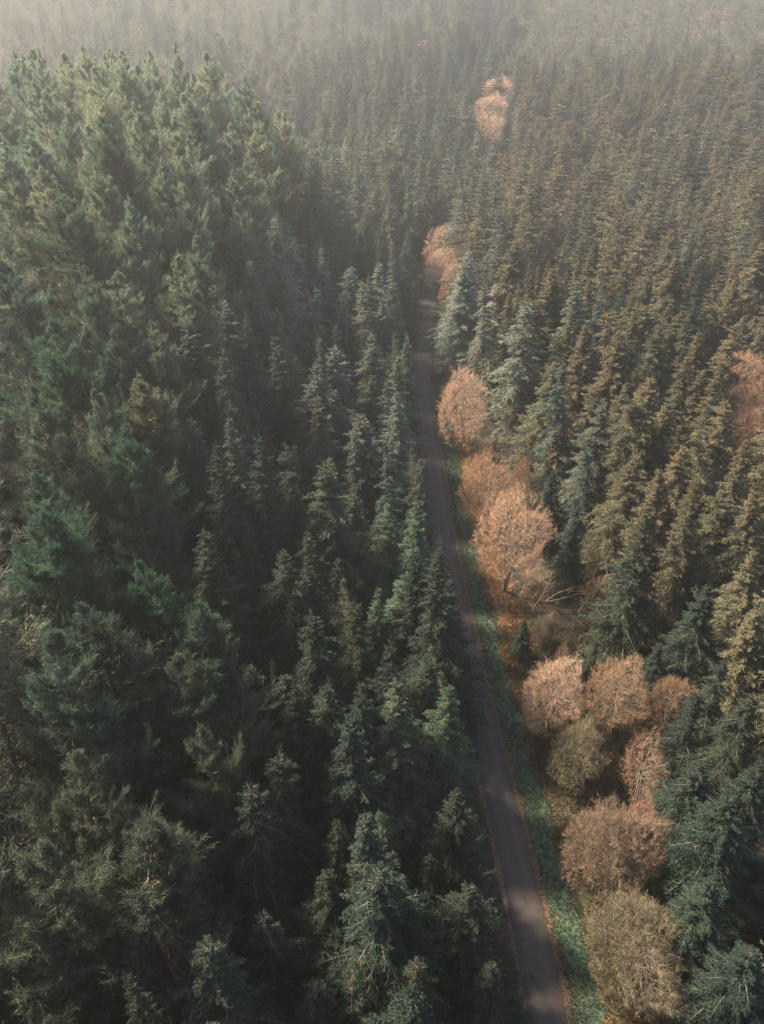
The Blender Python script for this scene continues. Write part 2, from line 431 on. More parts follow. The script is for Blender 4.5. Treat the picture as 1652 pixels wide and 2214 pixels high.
def bare_proto(H=14.0, W=9.0, stems=7, lo=False, leaf=0.0, tw=.032, dens=1.0, nb=(110, 800, 2900), m=8, leafmat='leaf', base_z=.20, shell=.80, flat=1.0, sag=.12):
    """leafless broadleaf: every fork reaches for its own place in an uneven dome"""
    p = Proto(); p.H = H
    cen = np.array([0, 0, H * .56]); rad = np.array([W / 2, W / 2 * rng.uniform(.88, 1), H * .44 * flat])
    ph = rng.uniform(0, 6, 6)
    if lo:
        nb = (60, 420, 0)
    def dome(n, r0, r1):
        k = np.arange(n) + .5
        cz = 1 - (1 - -.72) * k / n                              # open below
        th = k * 2.39996 + rng.normal(size=n) * .25
        sr = np.sqrt(np.maximum(0, 1 - cz ** 2))
        d = np.stack([sr * np.cos(th), sr * np.sin(th), cz], 1)
        d = unit(d + rng.normal(size=d.shape) * .10)
        a = np.arctan2(d[:, 1], d[:, 0])
        bump = 1 + .15 * np.sin(2 * a + ph[0]) + .13 * np.sin(3 * a + ph[1] + 3 * d[:, 2]) + .09 * np.sin(7 * a + ph[2] + 5 * d[:, 2]) + .06 * np.sin(11 * d[:, 2] + 4 * a + ph[3])
        r = (r0 + (r1 - r0) * rng.random(n) ** .8) * bump
        return cen + d * r[:, None] * rad
    def cp(A, Bm, Cc, t):
        t = t[..., None]
        return A * (1 - t) ** 2 + Bm * 2 * t * (1 - t) + Cc * t ** 2
    def sample(A, Bm, Cc, r, ts):
        pts_ = np.concatenate([cp(A, Bm, Cc, np.full(len(A), t)) for t in ts])
        rr = np.concatenate([r * (1 - .7 * t) for t in ts])
        tg = np.concatenate([unit((Bm - A) * (1 - t) + (Cc - Bm) * t) for t in ts])
        return pts_, rr, tg
    def attach(T_, pool, rr, tg, fac, wild, pen):
        d = np.linalg.norm(T_[:, None] - pool[None], axis=2)
        back = np.maximum(0, pool[None, :, 2] - T_[:, None, 2] + .3)
        cen_d = np.linalg.norm((pool - np.array([0, 0, H * .25])), axis=1)
        tgt_d = np.linalg.norm(T_ - np.array([0, 0, H * .25]), axis=1)
        out_ = np.maximum(0, cen_d[None] - tgt_d[:, None] * .93)
        k = np.argmin(d + pen * back + 3 * out_, axis=1)
        A = pool[k]; ln = np.linalg.norm(T_ - A, axis=1)[:, None]
        Bm = A + tg[k] * ln * .45 + (T_ - A) * .12 + rng.normal(size=A.shape) * ln * wild
        Bm[:, 2] += ln[:, 0] * .04
        return A, Bm, T_, np.maximum(rr[k] * fac, .010)
    G = []
    def draw(A, Bm, Cc, r, seg, sides=3):
        tt = np.linspace(0, 1, seg + 1)
        for i in range(seg):
            G.append(tubes(cp(A, Bm, Cc, np.full(len(A), tt[i])), cp(A, Bm, Cc, np.full(len(A), tt[i + 1])), r * (1 - .7 * tt[i]), r * (1 - .7 * tt[i + 1]), sides))
    a = np.arange(stems) * 6.283 / stems + rng.normal(size=stems) * .25
    el = rng.uniform(.1, .85, stems)
    tip = cen + rad * np.stack([np.cos(a) * np.sin(el), np.sin(a) * np.sin(el), np.cos(el)], 1) * rng.uniform(.5, .7, (stems, 1))
    base = np.stack([np.cos(a) * .22, np.sin(a) * .22, np.zeros(stems)], 1)
    mid = (base + tip) / 2 * np.array([.7, .7, 1.05]) + rng.normal(size=(stems, 3)) * .2
    r0 = np.full(stems, .07 + .004 * H)
    tt = np.linspace(0, 1, 8)
    p.trunk = join([tubes(cp(base, mid, tip, np.full(stems, tt[i])), cp(base, mid, tip, np.full(stems, tt[i + 1])), r0 * (1 - .8 * tt[i]), r0 * (1 - .8 * tt[i + 1]), 6) for i in range(7)])
    po = sample(base, mid, tip, r0, np.linspace(base_z, 1, 12))
    A, B_, C_, r = attach(dome(nb[0], .45, .85), *po, .55, .07, .8); draw(A, B_, C_, r, 4 if not lo else 2)
    po = sample(A, B_, C_, r, np.linspace(.15, 1, 7))
    A, B_, C_, r = attach(dome(nb[1], .62, .97), *po, .55, .09, .5); draw(A, B_, C_, r, 2 if not lo else 1)
    if nb[2]:
        po = sample(A, B_, C_, r, np.linspace(.1, 1, 5))
        A, B_, C_, r = attach(dome(int(nb[2] * dens), shell, 1.03), *po, .6, .12, .3); draw(A, B_, C_, r, 1)
    p.limbs = join(G)
    t = rng.random((len(A), m))
    O = cp(A[:, None], B_[:, None], C_[:, None], t)
    out = unit(O - np.array([0, 0, H * .30]))
    tg = unit(C_ - A)[:, None]
    D = unit(tg * .55 + out * .7 + rng.normal(size=O.shape) * .75 + np.array([0, 0, .15 - sag]))
    ln = rng.uniform(.25, .75, t.shape) * (1.0 if not lo else 1.5)
    V1, F1 = blades(O, D * ln[..., None], tw if not lo else tw * 2.6)
    tb = rng.random(len(A))
    tint = np.clip(np.repeat(tb, m) * .8 + rng.random(len(F1)) * .2, 0, 1)
    p.leaves, p.tint = (V1, F1), tint
    p.mats = (M['bare_limb'], M['bare_limb'], M['twig'])
    p.extra = None
    if leaf > 0:
        Oq = (O + D * (ln * rng.uniform(.2, 1, ln.shape))[..., None]).reshape(-1, 3)
        Oq = Oq[rng.random(len(Oq)) < leaf]
        V2, F2 = blades(Oq, unit(rng.normal(size=Oq.shape)) * .15, .10)
        p.extra = (V2, F2, rng.random(len(F2)), M[leafmat])
    return p

def proto_meshes(p, name):
    a = mesh_from(name + '_trunk', *p.trunk, [p.mats[0]])
    b = mesh_from(name + '_limbs', *p.limbs, [p.mats[1]])
    c = mesh_from(name + '_crown', *p.leaves, [p.mats[2]], p.tint)
    d = None
    if getattr(p, 'extra', None):
        v, f, t, m = p.extra
        d = mesh_from(name + '_leaves', v, f, [m], t)
    p.meshes = (a, b, c, d)
    return p

def proto_joined(p, name):
    (V, F) = join([p.trunk, p.limbs, p.leaves])
    a, b, c = len(p.trunk[1]), len(p.limbs[1]), len(p.leaves[1])
    idx = np.repeat([0, 1, 2], [a, b, c])
    me = mesh_from(name, V, F, list(p.mats), np.concatenate([np.zeros(a + b), p.tint]), idx)
    return me

# ------------------------------------------------------------------ ground
def axis(vals):
    return np.array(sorted(set(vals)))
gx = np.concatenate([-np.geomspace(170, 6000, 22)[::-1], np.arange(-160, 161, 2.5), np.geomspace(170, 6000, 22)])
gy = np.concatenate([-np.geomspace(70, 6000, 20)[::-1], np.arange(-60, 300, 2.5), np.arange(302, 900, 8), np.geomspace(910, 6500, 25)])
XX, YY = np.meshgrid(gx, gy)
ZZ = base_height(XX, YY)
V = np.stack([XX, YY, ZZ], -1).reshape(-1, 3)
nx, ny = len(gx), len(gy)
I = np.arange(nx * ny).reshape(ny, nx)
F = np.stack([I[:-1, :-1], I[:-1, 1:], I[1:, 1:], I[1:, :-1]], -1).reshape(-1, 4)

gm, nt, N, L = new_mat('forest_floor')
out = N.new('ShaderNodeOutputMaterial'); tc = N.new('ShaderNodeTexCoord')
n1 = N.new('ShaderNodeTexNoise'); n1.inputs['Scale'].default_value = .35; n1.inputs['Detail'].default_value = 8
n2 = N.new('ShaderNodeTexNoise'); n2.inputs['Scale'].default_value = 3.0; n2.inputs['Detail'].default_value = 10; n2.inputs['Roughness'].default_value = .7
r1 = ramp(N, [(.35, (.022, .026, .015)), (.5, (.045, .034, .022)), (.62, (.065, .045, .028)), (.8, (.035, .042, .020))])
r2 = ramp(N, [(.3, (.5, .5, .5)), (.7, (1.4, 1.3, 1.2))])
mm = N.new('ShaderNodeMix'); mm.data_type = 'RGBA'; mm.blend_type = 'MULTIPLY'; mm.inputs[0].default_value = 1
d = N.new('ShaderNodeBsdfPrincipled'); d.inputs['Roughness'].default_value = .95
bp = N.new('ShaderNodeBump'); bp.inputs['Strength'].default_value = .6; bp.inputs['Distance'].default_value = .3
L.new(tc.outputs['Object'], n1.inputs[0]); L.new(tc.outputs['Object'], n2.inputs[0])
L.new(n1.outputs[0], r1.inputs[0]); L.new(n2.outputs[0], r2.inputs[0])
L.new(r1.outputs[0], mm.inputs[6]); L.new(r2.outputs[0], mm.inputs[7]); L.new(mm.outputs[2], d.inputs['Base Color'])
L.new(n2.outputs[0], bp.inputs['Height']); L.new(bp.outputs[0], d.inputs['Normal']); L.new(d.outputs[0], out.inputs[0])

def add(name, me, **props):
    o = bpy.data.objects.new(name, me)
    COL.objects.link(o)
    for k, v in props.items():
        o[k] = v
    return o
g = add('ground', mesh_from('ground', V, F, [gm]), kind='structure')
g.data.polygons.foreach_set('use_smooth', np.ones(len(F), bool))

# strips that follow the road --------------------------------------------------
def strip(name, o0, o1, z, mat, ncols=6, jag0=0., jag1=0., crown=0., y0=-60, y1=760, jf=1.0):
    ys = np.concatenate([np.arange(y0, 260, .8), np.arange(260, y1, 3.0)])
    xe = road_edge(ys)
    tx = np.gradient(xe, ys)
    nx_, ny_ = 1 / np.sqrt(1 + tx ** 2), -tx / np.sqrt(1 + tx ** 2)
    def nz_(s):
        return (np.sin(ys * 1.1 * jf + s) + np.sin(ys * 2.7 * jf + s * 2) * .6 + np.sin(ys * .43 * jf + s * 3) * .9 + rng.normal(size=len(ys)) * .5) / 2.0
    a = o0 + jag0 * nz_(o0 * 7 + 1); b = o1 + jag1 * nz_(o1 * 5 + 2)
    V = []
    for j in range(ncols + 1):
        u = j / ncols
        off = a + (b - a) * u
        x = xe + nx_ * off; y = ys + ny_ * off
        zz = z + rise(y) + crown * (1 - (2 * u - 1) ** 2)
        V.append(np.stack([x, y, np.zeros_like(x) + zz], 1))
    V = np.stack(V, 1); n = len(ys)
    I = np.arange(n * (ncols + 1)).reshape(n, ncols + 1)
    F = np.stack([I[:-1, :-1], I[:-1, 1:], I[1:, 1:], I[1:, :-1]], -1).reshape(-1, 4)
    me = mesh_from(name, V.reshape(-1, 3), F, [mat])
    # distance across the strip, for wheel tracks
    at = me.attributes.new('across', 'FLOAT', 'POINT')
    at.data.foreach_set('value', np.tile(np.linspace(0, 1, ncols + 1), n).astype(np.float32))
    o = add(name, me, kind='structure')
    me.polygons.foreach_set('use_smooth', np.ones(len(F), bool))
    return o

rm, nt, N, L = new_mat('worn_asphalt')
out = N.new('ShaderNodeOutputMaterial'); tc = N.new('ShaderNodeTexCoord')
at = N.new('ShaderNodeAttribute'); at.attribute_name = 'across'
n1 = N.new('ShaderNodeTexNoise'); n1.inputs['Scale'].default_value = .6; n1.inputs['Detail'].default_value = 9; n1.inputs['Roughness'].default_value = .65
n2 = N.new('ShaderNodeTexNoise'); n2.inputs['Scale'].default_value = 3.5; n2.inputs['Detail'].default_value = 12; n2.inputs['Roughness'].default_value = .8
r1 = ramp(N, [(.3, (.029, .022, .018)), (.55, (.040, .030, .024)), (.75, (.058, .043, .034))])
r2 = ramp(N, [(.32, (.6, .6, .6)), (.5, (1, 1, 1)), (.64, (1.25, 1.2, 1.15)), (.72, (1.7, 1.35, 1.1))])
r3 = ramp(N, [(0, (.62, .50, .42)), (.12, (.85, .80, .76)), (.28, (1.12, 1.1, 1.1)), (.5, (.92, .90, .88)), (.72, (1.15, 1.13, 1.12)), (.88, (.85, .78, .72)), (1, (.7, .5, .38))])
m1 = N.new('ShaderNodeMix'); m1.data_type = 'RGBA'; m1.blend_type = 'MULTIPLY'; m1.inputs[0].default_value = 1
m2 = N.new('ShaderNodeMix'); m2.data_type = 'RGBA'; m2.blend_type = 'MULTIPLY'; m2.inputs[0].default_value = 1
d = N.new('ShaderNodeBsdfPrincipled'); d.inputs['Roughness'].default_value = .75
bp = N.new('ShaderNodeBump'); bp.inputs['Strength'].default_value = .05; bp.inputs['Distance'].default_value = .02
L.new(tc.outputs['Object'], n1.inputs[0]); L.new(tc.outputs['Object'], n2.inputs[0])
L.new(n1.outputs[0], r1.inputs[0]); L.new(n2.outputs[0], r2.inputs[0]); L.new(at.outputs['Fac'], r3.inputs[0])
L.new(r1.outputs[0], m1.inputs[6]); L.new(r2.outputs[0], m1.inputs[7]); L.new(m1.outputs[2], m2.inputs[6]); L.new(r3.outputs[0], m2.inputs[7])
L.new(m2.outputs[2], d.inputs['Base Color']); L.new(n2.outputs[0], bp.inputs['Height']); L.new(bp.outputs[0], d.inputs['Normal']); L.new(d.outputs[0], out.inputs[0])

soil = rough_mat('leafy_soil', [(.3, (.045, .030, .022)), (.5, (.080, .052, .036)), (.7, (.13, .085, .058))], 5, rough=.95, bump=.6)
turf = rough_mat('verge_turf', [(.3, (.028, .055, .034)), (.5, (.038, .072, .040)), (.62, (.085, .085, .042)), (.75, (.15, .10, .05))], 2.2, rough=.9, bump=.6)
fern = rough_mat('dead_bracken_bed', [(.3, (.10, .055, .025)), (.5, (.22, .12, .05)), (.7, (.34, .19, .08))], 2.5, rough=.95, bump=.8)
strip('road', -RW, 0.0, .030, rm, 10, .07, .05, .05)
strip('road_edging', -.05, .36, .018, soil, 2, .05, .14)
strip('road_edging', -RW - .45, -RW + .08, .014, soil, 2, .15, .03)
strip('grass_strip', .30, 3.0, .010, turf, 4, .12, .6)
YB = on_ground(1070, 1560)[1]
dull = rough_mat('scrubby_bank', [(.3, (.026, .032, .018)), (.5, (.045, .045, .024)), (.7, (.085, .060, .032))], 2.0, rough=.95, bump=.8)
strip('bracken_bank', 2.6, 6.4, .005, fern, 4, .25, .9, jf=.6, y0=YB, y1=150)
strip('scrub_bank', 2.6, 6.4, .004, dull, 4, .25, .9, jf=.6, y0=-60, y1=YB + .4)

# ------------------------------------------------------------------ prototypes
PR = {}
def reg(kind, p):
    PR.setdefault(kind, []).append(proto_meshes(p, kind + '%d' % len(PR.get(kind, []))))
for k in range(4):
    reg('spruce', spruce_proto(24, [4.6, 5.2, 4.2, 4.8][k], [.92, .85, 1.0, .9][k], droop=[.34, .42, .28, .38][k], wave=[.16, .2, .14, .18][k]))
for k in range(3):
    reg('olive', spruce_proto(24, [4.3, 4.7, 3.9][k], [.82, .88, .78][k], mat='spruce_olive', droop=[.30, .38, .34][k], cones=True))
for k in range(4):
    reg('larch', larch_proto(27, [5.3, 4.8, 5.6, 5.0][k], nb=[150, 130, 160, 140][k], up=[.7, .85, .6, .75][k]))
for k in range(2):
    reg('feather', larch_proto(22, [3.3, 2.9][k], nb=120, peak=.18, z_low=.15, up=.35, fl=.30, K=11, F=18, fwid=.05))   # slimmer, finer tree by the track
reg('olive', spruce_proto(24, 3.5, .7, mat='spruce_olive', sparse=.62, droop=.42, cones=True, wave=.28))
reg('olive', spruce_proto(24, 4.9, .62, mat='spruce_olive', sparse=.85, droop=.45, cones=True, wave=.25, sat=.6))
reg('spruce', spruce_proto(24, 3.8, .8, sparse=.65, droop=.48, wave=.3))
reg('bare', bare_proto(14, 10.5, stems=9))
reg('bare', bare_proto(14, 11.5, stems=8))
reg('bare', bare_proto(14, 10.0, stems=6, dens=.85))
reg('thicket', bare_proto(9, 12, stems=12, leaf=.30, nb=(150, 1100, 4200), flat=.95, shell=.7, tw=.028))
reg('thin', bare_proto(14, 9, stems=4, nb=(50, 200, 700), dens=1, m=5, shell=.6))

LOW = {}
def reg_lo(kind, p):
    LOW.setdefault(kind, []).append(proto_joined(p, kind + '_far%d' % len(LOW.get(kind, []))))
for k in range(4):
    reg_lo('spruce', spruce_proto(24, [4.7, 5.1, 4.3, 4.8][k], [.9, .82, .95, .86][k], mat='spruce_grey_lit', lo=True))
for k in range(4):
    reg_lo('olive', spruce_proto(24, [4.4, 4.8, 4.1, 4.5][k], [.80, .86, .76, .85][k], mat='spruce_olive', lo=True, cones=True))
reg_lo('olive', spruce_proto(24, 3.6, .7, mat='spruce_olive', lo=True, sparse=.65, cones=True, wave=.3))
reg_lo('olive', spruce_proto(24, 5.0, .6, mat='spruce_olive', lo=True, cones=True, wave=.28, sat=.6))
for k in range(4):
    reg_lo('larch', larch_proto(27, [5.3, 4.8, 5.6, 5.0][k], mat='larch_lit', lo=True))
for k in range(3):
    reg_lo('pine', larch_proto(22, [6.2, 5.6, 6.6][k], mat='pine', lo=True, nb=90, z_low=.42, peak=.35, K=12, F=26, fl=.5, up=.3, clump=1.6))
for k in range(2):
    reg_lo('bare', bare_proto(14, 10, stems=7, lo=True, m=9))

# ------------------------------------------------------------------ placing
TREES = []       # dict per tree
def place(kind, px, py, H, w=1.0, label=None, cat='tree', color=None, name=None, group=None, proto=None, lean=(0, 0), base=None, z=None):
    if base is not None:
        x, y = at_z(base[0], base[1], 0.3)
        for _ in range(4):
            x, y = at_z(base[0], base[1], hz(x, y))
    else:
        x, y = top_place(px, py, H)
    TREES.append(dict(kind=kind, x=x, y=y, H=H, w=w, label=label, cat=cat, color=color, name=name, group=group, proto=proto, lean=lean, hand=True))

S = 'spruce'; O_ = 'olive'; T = 'bare'
# bare and budding broadleaves
BT = 'bare_tree'
place(T, 985, 806, 15, .95, 'rounded pink bare tree standing alone on the grass verge beside the road bend', name=BT, color=(1.22, 1.08, .96), proto=0)
place(T, 1062, 990, 12.5, .95, 'tan orange twiggy tree just behind the big pink bare tree by the verge', name=BT, color=(1.0, .80, .56), proto=1)
place(T, 1112, 1066, 15.5, .92, 'largest pinkish orange bare tree with pale forking stems beside the grass verge', name=BT, color=(1.22, 1.02, .84), proto=1)
place(T, 1206, 1442, 9.5, 1.15, 'pink topped bushy bare tree behind the orange bracken bank', name=BT, color=(.95, .84, .74), proto=0)
place(T, 1352, 1440, 10, 1.05, 'tan olive bare tree with a thin pale trunk in the middle of the thicket', name=BT, color=(.72, .60, .42), proto=2)
place(T, 1462, 1470, 8, .95, 'low brown bare tree between the tan tree and the dark spruces', name=BT, color=(.66, .50, .36), proto=1)
place('thicket', 1262, 1590, 7.0, .82, 'olive green leafy thicket below the pink topped bushy tree', name='leafy_bush', cat='bush', color=(.46, .50, .36))
place('thin', 1412, 1590, 9.5, .8, 'thin reddish brown bare tree above the great twiggy bush', name=BT, color=(.72, .46, .36))
place('thicket', 1352, 1765, 10.5, .70, 'great twiggy bush with pink tips and small green leaves beside the lower road', name='leafy_bush', cat='bush', color=(.60, .52, .46))
place('thicket', 1396, 1990, 9.5, .80, 'broad grey green bush with dense fine twigs at the bottom beside the road', name='leafy_bush', cat='bush', color=(.44, .47, .39))
place(T, 1395, 1735, 10, .55, 'small pink tipped bare tree poking up behind the great twiggy bush', name=BT, color=(.9, .62, .58), proto=2)
place('thin', 1220, 1392, 5.5, .55, 'small pinkish brown shrub between two young spruces near the bracken', name='bare_shrub', cat='shrub', color=(.8, .52, .42))
place('thin', 1265, 1240, 6.5, .8, 'leaning bare shrub of arching pale stems below the largest bare tree', name='bare_shrub', cat='shrub', color=(.85, .58, .42), lean=(.35, .0))
place('thin', 1085, 860, 8, .6, 'thin bare sapling leaning away behind the rounded pink tree', name=BT, color=(.9, .5, .38), lean=(.5, 0))
place(T, 1135, 995, 9, .6, 'reddish twiggy shrub behind the tan orange tree', name='bare_shrub', cat='shrub', color=(.75, .48, .34), proto=2)
place('thicket', 1180, 1330, 5, .55, 'dark olive scrub at the foot of the largest bare tree', name='leafy_bush', cat='bush', color=(.4, .45, .32))
place(T, 905, 1022, 7, .62, 'small tan bare tree squeezed between the spruces and the road', name=BT, color=(.72, .55, .36), proto=2)
place(T, 1620, 765, 14, 1.25, 'uppermost of the orange brown bare trees at the right edge', name=BT, color=(.80, .64, .52), proto=0)
place(T, 1635, 830, 13, 1.2, 'middle orange brown bare tree at the right edge', name=BT, color=(.78, .58, .45), proto=1)
place(T, 1628, 885, 12, 1.1, 'lowest of the orange brown bare trees at the right edge', name=BT, color=(.68, .52, .42), proto=2)
place(T, 1705, 800, 13, 1.0, 'orange brown bare tree cut by the right edge', name=BT, color=(.78, .58, .45), proto=0)
place('thin', 1590, 705, 12, .8, 'dull brown bare tree beside the dark spruces near the right edge', name=BT, color=(.55, .36, .28))
place(T, 968, 490, 13, 1.1, 'pale pink bare tree overhanging the road where it narrows', name=BT, color=(1.3, 1.12, 1.02), proto=1)
place(T, 952, 540, 11, 1.0, 'smaller pink bare tree in front of the one overhanging the road', name=BT, color=(1.25, 1.1, 1.0), proto=0)
place(T, 985, 565, 10, .9, 'pinkish bare tree tucked against the pale roadside spruces', name=BT, color=(1.25, 1.1, 1.0), proto=2)
place(T, 1085, 168, 16, 1.6, 'highest pink bare tree in the far gap of the road', name=BT, color=(1.35, 1.18, 1.08), proto=0)
place(T, 1066, 205, 15, 1.5, 'second pink bare tree in the far gap of the road', name=BT, color=(1.35, 1.18, 1.08), proto=1)
place(T, 1050, 245, 14, 1.4, 'lowest pink bare tree in the far gap of the road', name=BT, color=(1.35, 1.18, 1.08), proto=2)
place(T, 905, 92, 14, 1.6, 'distant pink bare tree in the dark conifers near the top', name=BT, color=(1.15, .75, .65), proto=1)
place(T, 948, 618, 5, .5, 'low pinkish shrub on the verge under the pale roadside spruces', name='bare_shrub', cat='shrub', color=(.95, .66, .54), proto=2)
place(T, 700, 1442, 11, .42, 'small olive brown twiggy tree among the dark spruces of the lower slope', name=BT, color=(.26, .27, .19), proto=0)
place(T, 1330, 1450, 6, .6, 'grey green scrub beside the tan olive bare tree', name='bare_shrub', cat='shrub', color=(.5, .5, .38), proto=1)

# spruces left of the road
SL = [(895, 1075, 21, 1.0, 'tall spruce with light layered shoots right against the road, over the middle bend'),
      (850, 762, 22, 1.15, 'bright green broad spruce overhanging the road opposite the rounded pink tree'),
      (800, 815, 19, .9, 'slim lit spruce just left of the broad roadside one opposite the pink tree'),
      (868, 1225, 17, 1.15, 'drooping spruce with long hanging boughs below the layered roadside spruce'),
      (797, 1268, 17, .85, 'slender spruce with a bent tip left of the drooping roadside one'),
      (878, 1490, 20, 1.10, 'big grey green spruce standing left of the pale feathery tree by the road'),
      (950, 1500, 18, 1.05, 'dark green spruce whose boughs reach over the road edge'),
      (1000, 1716, 17, .95, 'pale tipped spruce standing clear beside the dark lower road'),
      (745, 1762, 17, .85, 'dark narrow spruce left of the round topped green tree'),
      (905, 1985, 16, .9, 'dim spruce with bare tip in front of the round topped green tree'),
      (1008, 1912, 16, 1.05, 'full bodied dark spruce below the pale tipped roadside one'),
      (900, 2085, 16, .9, 'dark spruce near the bottom edge left of the road'),
      (420, 1842, 18, 1.05, 'tall dark spruce rising alone out of the lower left shadows'),
      (690, 1915, 17, 1.1, 'wide dim spruce in the lower middle with pale shoot tips'),
      (572, 1990, 17, 1.0, 'dim spruce between the tall shadowed one and the wide one'),
      (1065, 2088, 13, .9, 'short spruce top at the bottom edge close to the road'),
      (1182, 2150, 8, .9, 'young green spruce at the very bottom beside the road'),
      (822, 472, 22, .95, 'pale narrow spruce rising from the roadside group below the far bend'),
      (880, 385, 22, 1.0, 'grey green spruce on the shaded side of the far road'),
      (850, 240, 23, 1.0, 'pointed spruce above the pale group left of the far road'),
      (700, 505, 21, .95, 'dark spruce in the hollow between the larches and the road'),
      (620, 385, 22, .9, 'dark pointed spruce at the foot of the larch slope'),
      (525, 640, 21, .9, 'yellowish green spruce with thin branches at the lower edge of the larches'),
      (770, 488, 21, .9, 'spruce standing left of the pale narrow roadside one'),
      (800, 590, 21, 1.0, 'layered light spruce close above the bright roadside spruce'),
      (832, 1098, 19, .95, 'green spruce left of the layered roadside spruce at the middle bend'),
      (722, 988, 19, .95, 'mid green spruce in the middle of the stand left of the bend'),
      (935, 1845, 12, .7, 'small dark spruce hidden behind the full bodied roadside one')]
for px, py, H, w, lb in SL:
    g = .72 if py > 1700 else (2.3 if py < 1300 else 1.5)  # foreground shade and roadside light put into the needle colour
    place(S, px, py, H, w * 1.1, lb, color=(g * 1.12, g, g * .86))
# the right-hand stand
SR = [(1110, 640, 22, .9, 'slender spruce with a bare lower trunk behind the rounded pink tree', O_),
      (1192, 770, 21, 1.35, 'broad cone shaped spruce standing forward of the stand beside the pink trees', O_),
      (1035, 285, 23, 1.15, 'brightly lit pale spruce tallest beside the far road', S),
      (1095, 222, 22, 1.0, 'dark tipped spruce in front of the far pink trees', O_),
      (1060, 330, 22, 1.1, 'pale green spruce close behind the frosty one by the far road', S),
      (1012, 540, 22, 1.25, 'pale full spruce over the verge just above the rounded pink tree', S),
      (1045, 470, 22, 1.2, 'pale spruce right beside the pink trees where the road narrows', O_),
      (1060, 610, 20, 1.1, 'pale green spruce sheltering behind the rounded pink tree', S),
      (1198, 1018, 13, 1.0, 'small blue green spruce behind the largest bare tree', S),
      (1248, 1120, 12, .95, 'young green spruce right of the largest bare tree', S),
      (1392, 1110, 21, 1.2, 'big dark spruce with level layered boughs above the thicket', S),
      (1532, 1272, 17, 1.25, 'broad drooping dark spruce above the right side of the thicket', S),
      (1420, 1385, 10, .95, 'small blue green spruce at the top of the thicket', S),
      (1280, 1380, 8, .9, 'squat blue green spruce near the pink topped bushy tree', S),
      (1135, 1345, 6, .9, 'squat very dark spruce at the edge of the orange bracken', S),
      (1642, 1188, 20, 1.0, 'drooping brownish spruce with tiered boughs at the right edge', O_),
      (1558, 842, 22, .95, 'blue green spruce in front of the orange bare trees at the right edge', S),
      (1532, 712, 22, .95, 'blue green spruce above the one by the right edge bare trees', S),
      (1604, 950, 21, 1.0, 'pale tipped spruce below the orange bare trees at the right edge', O_),
      (1470, 965, 21, 1.05, 'round shouldered olive spruce in the middle of the right stand', O_),
      (1560, 1420, 14, 1.0, 'dark blue green spruce right of the thicket', S),
      (1618, 1500, 15, 1.0, 'dark spruce at the right edge beside the thicket', S),
      (1492, 1650, 15, 1.35, 'very large dark spruce spreading over the right of the twiggy bushes', S),
      (1585, 1720, 16, 1.3, 'dark spreading spruce behind the very large one', S),
      (1545, 1900, 14, 1.3, 'dark spruce with splayed boughs beside the grey green bush', S),
      (1630, 2060, 13, 1.3, 'very dark spruce in the bottom right corner', S),
      (1640, 1620, 16, 1.1, 'dim spruce cut by the right edge above the large dark ones', S),
      (1500, 1500, 12, 1.0, 'dark low spruce right of the low brown bare tree', S),
      (1340, 820, 21, .95, 'olive spruce with a sharp lit tip in the middle of the right stand', O_),
      (1412, 790, 21, .95, 'rusty olive spruce behind the sharp tipped one', O_),
      (1232, 660, 21, .95, 'narrow olive spruce above the broad cone shaped one', O_),
      (1560, 1080, 20, 1.0, 'brownish spruce with hanging boughs between the edge and the layered one', O_)]
for px, py, H, w, lb, k in SR:
    g = (4.0 if k == S else 1.9) if 'pale' in lb and px < 1200 else (.72 if k == S else 1.2)  # far-road spruces brightened, dark ones dimmed: light and shade in the colour
    place(k, px, py, H, w, lb, color=(g * (1.65 if g > 2 else 1), g * (1.05 if g > 2 else 1), g * (1.28 if g > 2 else 1)))
place('spruce', 1520, 172, 22, .8, 'small bright orange dead conifer among the far olive spruces', name='dead_conifer', color=(6.5, 3.0, 2.2))
# fine, feathery larches near the road and on the slope
FL = [(740, 1262, 17, .85, 'pale pointed fine leaved larch left of the road middle', (1.0, 1.0, .8)),
      (915, 1388, 15, 1.0, 'light green feathery larch with an orange tip beside the road', (1.0, 1.05, .9)),
      (955, 1440, 13, .95, 'soft light green larch leaning over the road', (.85, 1.05, .85)),
      (848, 1762, 15, 1.15, 'round topped soft green larch in the dark lower forest', (.65, .85, .68)),
      (668, 622, 18, 1.0, 'orange tinged feathery larch standing out of the dark stand', (3.0, 1.6, 1.0)),
      (715, 690, 18, 1.0, 'pale green feathery larch right below the orange tinged one', (1.05, 1.1, .85)),
      (625, 775, 19, 1.2, 'bright green feathery larch with a wide crown left of the bright roadside spruce', (.85, 1.1, .85)),
      (455, 670, 19, 1.05, 'dusky feathery larch below the larch slope', (.75, .85, .6)),
      (795, 485, 19, .9, 'brownish orange feathery larch by the pale narrow spruce', (2.2, 1.4, .9)),
      (800, 925, 16, .8, 'orange brown feathery larch behind the bright roadside spruce', (2.0, 1.25, .8)),
      (828, 1105, 16, .8, 'yellowish slim larch left of the layered roadside spruce', (1.0, 1.0, .7)),
      (640, 960, 18, 1.0, 'soft green feathery larch deep in the left stand', (.75, .95, .75))]
for px, py, H, w, lb, c in FL:
    c = tuple(1.25 * q for q in c)
    place('feather', px, py, H, w, lb, color=c, name='larch_tree')
